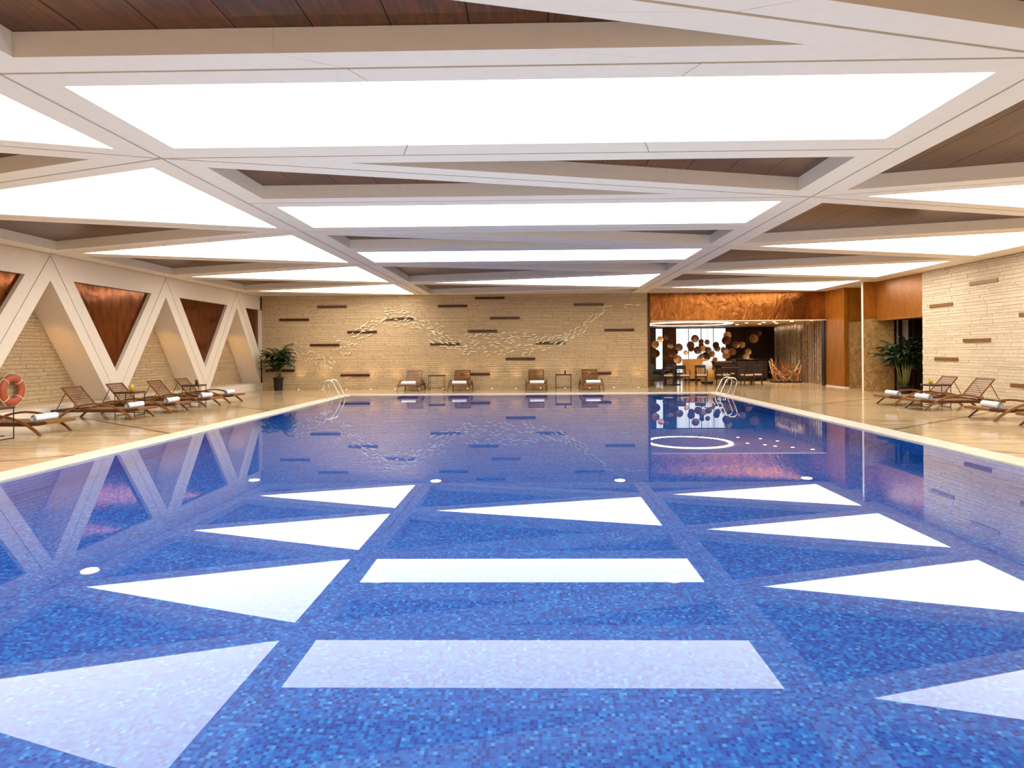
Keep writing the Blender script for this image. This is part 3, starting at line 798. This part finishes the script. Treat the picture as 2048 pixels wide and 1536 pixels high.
# ------------------------------------------------------------------ swarm sculpture on the far wall
ws = thing('wall_sculpture', 'swarm of small gilded fish slivers sweeping across the far stone wall', 'sculpture', (0, YF - .05, 0))
vs = []; n_ = 6
for i in range(n_ + 1):
    t_ = i / n_; x = (t_ - .5) * .2; wd = .024 * math.sin(PI * (t_ * .9 + .05)) ** .8; zc = .02 * math.sin(PI * t_)
    vs += [(x, -.03, zc + wd), (x, -.045, zc), (x, -.03, zc - wd), (x, -.02, zc)]
fs = [(0, 1, 2, 3), tuple(n_ * 4 + q for q in (3, 2, 1, 0))]
for i in range(n_):
    for j in range(4): a = i * 4 + j; c_ = i * 4 + (j + 1) % 4; fs.append((a, a + 4, c_ + 4, c_))
fm = MB().add(vs, fs).mesh('fish_sliver', M_gold, True)
SEG = [((-9.78, 1.67), (-8.05, 1.07), 34, 0, 1.2, .75), ((-8.04, 1.94), (-7.39, 1.37), 10, .2, .7, .8), ((-7.48, 1.9), (-6.47, 2.6), 22, .45, .4, .9), ((-6.87, 2.4), (-5.85, 3.0), 17, .35, .4, .9),
       ((-5.95, 2.95), (-4.73, 2.75), 28, .1, .4, .95), ((-4.83, 2.75), (-3.61, 2.4), 20, -.5, .3, 1), ((-4.22, 2.2), (-2.7, 1.65), 34, -.3, .35, 1), ((-2.7, 1.8), (.23, 1.78), 74, .1, .4, 1.05),
       ((.24, 1.75), (1.45, 2.0), 22, .4, .3, 1.05), ((1.35, 2.05), (2.36, 2.6), 20, .55, .25, 1.05), ((2.27, 2.7), (3.07, 3.25), 9, .7, .2, 1.05), ((2.97, 3.3), (4.48, 3.32), 6, 0, .3, 1)]
SPR = [.30, .28, .32, .25, .33, .22, .33, .47, .28, .22, .12, .06]
for (p, q, n, ang, ja, sc), sp in zip(SEG, SPR):
    done = []
    for i in range(n):
        for tr_ in range(12):
            t_ = R.random(); x = p[0] + (q[0] - p[0]) * t_; z_ = p[1] + (q[1] - p[1]) * t_ + R.uniform(-sp, sp)
            if all((x - a) ** 2 + ((z_ - c_) * 1.6) ** 2 > .016 for a, c_ in done): break
        done.append((x, z_)); s = sc * R.uniform(.8, 1.15)
        put('fish_sliver', fm, ws, (x, 0, z_), (0, -(ang + R.uniform(-ja, ja)), 0), (s, s, s))

# ------------------------------------------------------------------ restaurant beyond the opening
rw = root('wall_restaurant', 'back wall of the restaurant beyond the opening')
YR = 35.0
MB().box(4.5, 14.2, YR, YR + .2, 0, 2.9).obj('wall_core', M_darkwall, rw)
rwl = root('wall_restaurant_left', 'dark side wall of the restaurant')
rwr = root('wall_restaurant_right', 'draped side wall behind the strand curtain')
MB().box(4.55, 4.8, YF + .3, YR, 0, 2.9).obj('side_wall', M_darkwall, rwl)
for i in range(9):
    a = 10.45 + i * .24; MB().cbox(a, a + .22, YR - .04, YR, DECK, 2.68, .006).obj('panel_board', M_darkwall, rw)
for i in range(6):
    a = 7.08 + i * .1; MB().cbox(a, a + .08, YR - .09, YR - .03, DECK, 2.68, .02).obj('drape_fold', M_brown, rw)
for i in range(18):
    a = 27 + i * .45; MB().cbox(13.25 + (i % 2) * .03, 13.4, a, a + .4, DECK, 2.7, .03).obj('drape_fold', M_brown if i % 3 else M_cushion, rwr)
c2 = root('ceiling_restaurant', 'lower tan ceiling over the restaurant')
MB().box(4.55, 14.2, YF + .26, YR, 2.72, 2.82).obj('ceiling_board', M_ceil2, c2)
for i, (x0, x1) in enumerate(((7.74, 10.38), (6.65, 7.02))):
    wd = put(f'window_{i + 1}', None, None, kind='structure', label=('wide' if i == 0 else 'narrow') + ' bright window in the restaurant back wall')
    n = 4 if i == 0 else 1
    for k in range(n):
        a = x0 + (x1 - x0) * k / n; c_ = x0 + (x1 - x0) * (k + 1) / n
        MB().box(a + .01, c_ - .01, YR - .03, YR - .02, .3 if i == 0 else .5, 2.66).obj('pane', M_dayl, wd)
        MB().box(c_ - .015, c_ + .015, YR - .06, YR - .02, .3, 2.7).obj('mullion', M_grey, wd)
# ring light + downlights
o = thing('ring_light', 'large glowing ring lamp on the restaurant ceiling', 'ceiling light', (7.15, 29.9, 2.71))
b = MB(); nr = 48; vs = []; fs = []
for i in range(nr):
    a = 2 * PI * i / nr
    for (r_, z_) in ((1.95, 0), (1.95, -.02), (1.80, -.02), (1.80, 0)): vs.append((r_ * math.cos(a), r_ * math.sin(a), z_))
for i in range(nr):
    for j in range(4): k = ((i + 1) % nr) * 4; fs.append((i * 4 + j, i * 4 + (j + 1) % 4, k + (j + 1) % 4, k + j))
b.add(vs, fs).obj('ring_tube', M_ringl, o)
b = MB(); b.lathe([(1.7, 0), (1.7, -.02)], 40); b.obj('ring_plate', M_ceil2, o)
dl = MB().lathe([(.07, 0), (.07, -.01), (.001, -.012)], 16).mesh('downlight_lens', M_warm)
DN = ['nearest to the ring lamp', 'second from the ring lamp', 'third from the ring lamp', 'fourth from the ring lamp', 'before the strand curtain', 'nearest the dark jamb', 'deep in the room, left one', 'deep in the room, right one']
for i, (x, y) in enumerate(((9.7, 29.5), (10.3, 29.0), (10.6, 28.6), (11.2, 28.2), (11.3, 30.2), (11.8, 27.6), (9.9, 31.5), (10.8, 31.0))):
    o = put('downlight', dl, None, (x, y, 2.718), label=f'small round restaurant downlight, {DN[i]}', category='downlight', group='restaurant downlights')
    ld = bpy.data.lights.new('downlight_beam', 'SPOT'); ld.energy = 130; ld.color = (1, .74, .46); ld.spot_size = 1.9; ld.spot_blend = .8; ld.shadow_soft_size = .06
    put('downlight_beam', ld, o, (0, 0, -.02))
# dining chairs
CM = {}
CM['seat'] = MB().cbox(-.22, .22, -.21, .21, .40, .46, .02).mesh('seat', M_cushion)
CM['leg'] = MB().tube([(0, 0, 0), (0, 0, .41)], [.02, .028], 6).mesh('leg', M_chairw)
CM['post'] = MB().tube([(0, 0, .38), (0, .05, .82)], [.028, .024], 6).mesh('back_post', M_chairw)
CM['rail'] = MB().cbox(-.22, .22, -.016, .016, -.06, .06, .006).mesh('back_rail', M_chairw)
CM['spin'] = MB().tube([(0, 0, .44), (0, .045, .74)], .011, 5).mesh('spindle', M_chairw)
CM['arm'] = MB().tube([(0, -.2, .42), (0, -.19, .63), (0, .03, .65)], .02, 6).mesh('arm', M_chairw)
CM['apron'] = MB().cbox(-.2, .2, -.19, .19, .35, .40, .006).mesh('apron', M_chairw)
def chair(x, y, rz, label):
    o = thing('dining_chair', label, 'chair', (x, y, DECK), rz, 'restaurant chairs')
    put('seat', CM['seat'], o); put('apron', CM['apron'], o)
    for s in (-1, 1):
        put('leg', CM['leg'], o, (s * .2, -.18, 0)); put('leg', CM['leg'], o, (s * .2, .19, 0))
        put('back_post', CM['post'], o, (s * .2, .19, 0)); put('arm', CM['arm'], o, (s * .225, 0, 0))
    br = put('back_rail', CM['rail'], o, (0, .235, .79))
    for i in range(5): put('spindle', CM['spin'], br, ((i - 2) * .075, -.045, -.79))
for x, y, rz, la in ((5.72, 27.25, -1.9, 'leftmost, turned sideways'), (6.32, 27.35, .15, 'second from the left, in front of the left table'), (7.12, 27.5, -.1, 'third from the left, before the tan banquette'), (8.05, 27.5, 1.9, 'left of the right-hand table'),
                     (8.98, 27.3, PI + .1, 'with its back to the pool, right of the ladder'), (9.52, 27.7, -.4, 'rightmost, near the branch sculpture'), (6.1, 28.85, PI, 'behind the left table'), (8.75, 29.0, PI, 'behind the right table')):
    chair(x, y, rz, f'dark dining chair with cream seat, {la}')
o = thing('armchair', 'grey-green armchair at the left edge of the restaurant opening', 'armchair', (5.2, 28.2, DECK), .5)
MB().cbox(-.3, .3, -.28, .28, .16, .44, .04).obj('seat', M_grey, o); MB().cbox(-.3, .3, .22, .34, .16, .88, .04).obj('backrest', M_grey, o)
for s in (-1, 1):
    MB().cbox(s * .3 - .05, s * .3 + .05, -.28, .3, .16, .62, .03).obj('arm', M_grey, o)
    for u in (-1, 1): MB().tube([(s * .26, u * .24, 0), (s * .24, u * .22, .17)], .018, 6).obj('leg', M_chairw, o)
for x, y, la in ((6.1, 28.1, 'between the two left-hand chairs'), (8.5, 28.2, 'behind the right chrome ladder')):
    o = thing('dining_table', 'dark square dining table ' + la, 'table', (x, y, DECK), 0, 'restaurant tables')
    MB().cbox(-.42, .42, -.4, .4, .68, .73, .01).obj('table_top', M_chairw, o); MB().tube([(0, 0, .03), (0, 0, .68)], .04, 10).obj('pedestal', M_chairw, o); MB().cbox(-.25, .25, -.25, .25, 0, .035, .008).obj('foot', M_chairw, o)
# banquette: curved tan seat
o = thing('banquette', 'curved tan upholstered banquette in front of the bright window', 'sofa', (7.9, 31.4, DECK))
def arc_block(r0, r1, a0, a1, z0, z1, n=16):
    b = MB(); vs = []; fs = []
    for i in range(n + 1):
        a = a0 + (a1 - a0) * i / n
        for (r_, z_) in ((r1, z0), (r1, z1), (r0, z1), (r0, z0)): vs.append((r_ * math.cos(a), r_ * math.sin(a), z_))
    for i in range(n):
        for j in range(4): k = i * 4; fs.append((k + j, k + (j + 1) % 4, k + 4 + (j + 1) % 4, k + 4 + j))
    fs += [(0, 3, 2, 1), tuple(n * 4 + q for q in (0, 1, 2, 3))]
    return b.add(vs, fs)
arc_block(.55, .65, .3, PI - .3, .1, 1.05).obj('backrest', M_sofa, o, False); arc_block(.15, .55, .2, PI - .2, .1, .46).obj('seat', M_sofa, o); arc_block(.2, .6, .2, PI - .2, 0, .1).obj('plinth', M_black, o)
o = thing('tub_planter', 'rounded tan tub left of the right chrome ladder', 'planter', (7.75, 28.9, DECK))
MB().lathe([(.26, .0), (.27, .1)], 20).obj('plinth', M_black, o, True); MB().lathe([(.27, .1), (.33, .3), (.29, .58), (.2, .6)], 20).obj('tub', M_sofa, o, True)
MB().lathe([(.2, .58), (.24, .78), (.18, .98), (.05, 1.0)], 16).obj('white_globe', M_inlet, o, True)
# disc installation
o = thing('disc_screen', 'hanging screen of round bronze lily discs before the bright window', 'sculpture', (8.6, 32.6, 2.7))
DMS = [MB().lathe([(.12, -.008), (.125, 0), (.12, .012), (.05, -.004), (.001, -.006)], 16).mesh('lily_disc', m) for m in (M_dbr, M_dbr, M_dgo, M_dbr, M_dgo2)]
DISC = [(1387, 677, 6), (1378, 690, 6), (1379, 697, 5), (1392, 700, 6), (1399, 683, 4), (1399, 690, 4), (1404, 697, 5), (1411, 684, 4), (1413, 700, 5), (1420, 708, 5), (1408, 711, 6), (1428, 690, 5), (1431, 697, 5), (1446, 702, 6), (1448, 711, 6), (1443, 699, 4), (1420, 727, 5), (1426, 719, 4), (1355, 694, 6), (1347, 704, 5), (1352, 718, 7), (1333, 712, 7), (1340, 708, 5), (1318, 678, 5), (1308, 688, 6), (1308, 706, 7), (1330, 674, 4), (1338, 692, 5), (1451, 671, 6), (1449, 681, 7), (1460, 704, 6), (1424, 738, 4), (1369, 705, 4), (1412, 715, 4), (1476, 716, 6), (1488, 714, 5), (1505, 666, 5), (1512, 668, 5), (1503, 678, 7), (1468, 690, 6), (1480, 690, 5), (1492, 704, 5), (1395, 716, 4), (1400, 712, 4)]
yd = 32.6
for (px, py, r_) in DISC:
    yy = yd + R.uniform(-.25, .25)
    # metres on the plane of the installation
    X = (px - 1039) * yy * .000769 - .57; Z = 1.5 - (py - 700) * yy * .000769
    s = r_ * yy * .000769 / .125 * 1.3
    put('lily_disc', R.choice(DMS), o, (X - 8.6, yy - 32.6, Z - 2.7), (PI / 2 + R.uniform(-.5, .5), R.uniform(-.5, .5), 0), (s, s, s))
    MB().tube([(X - 8.6, yy - 32.57, Z - 2.7), (X - 8.6, yy - 32.57, .0)], .004, 4).obj('wire', M_darkmetal, o)
# branch sculpture, cabinet
o = thing('branch_sculpture', 'tangle of brown branches standing in the restaurant', 'sculpture', (11.45, 29.5, DECK))
MB().cbox(-.62, .62, -.3, .3, 0, .05, .01).obj('base', M_black, o)
for i in range(64):
    x0 = R.uniform(-.6, .6); y0 = R.uniform(-.25, .25); a = R.uniform(-1.0, 1.0); L = R.uniform(.45, 1.1)
    x1 = max(-.66, min(.66, x0 + a)); z0 = .04 if i % 3 else R.uniform(.1, .5)
    MB().tube([(x0, y0, z0), ((x0 + x1) / 2 + R.uniform(-.06, .06), y0 + R.uniform(-.08, .08), (z0 + L) * .5), (x1, y0 + R.uniform(-.15, .15), L)], [.024, .02, .012], 5).obj('branch', M_branch if i % 4 else M_cushion, o)
o = thing('sideboard', 'black lacquer sideboard left of the branch sculpture', 'cabinet', (10.4, 31.2, DECK))
MB().cbox(-.75, .75, -.3, .3, .1, 1.0, .02).obj('body', M_black, o); MB().cbox(-.8, .8, -.33, .33, 1.0, 1.05, .01).obj('top', M_black, o); MB().box(-.7, .7, -.25, .25, 0, .1).obj('plinth', M_black, o)
for s in (-1, 0, 1): MB().cbox(s * .48 - .22, s * .48 + .22, -.315, -.30, .15, .95, .004).obj('door', M_darkwall, o)
o = thing('buffet_counter', 'tan counter with wares below the dark wall', 'counter', (9.9, 33.6, DECK))
MB().cbox(-1.0, 1.0, -.3, .3, .0, .85, .02).obj('body', M_brown, o); MB().cbox(-1.05, 1.05, -.34, .34, .85, .92, .01).obj('counter_top', M_sofa, o)
# glass strand curtain along x = 12.35
b = MB(); hd = MB()
for i in range(260):
    y = 26.95 + 6.4 * (i / 260) + R.uniform(-.008, .008); x = 12.35 + R.uniform(-.05, .05)
    b.tube([(x, y, DECK + .02), (x, y, 2.7)], R.uniform(.004, .009), 4, False)
b.obj('strand_curtain', M_strand, label='curtain of glittering glass strands along the restaurant side', category='curtain', kind='stuff')
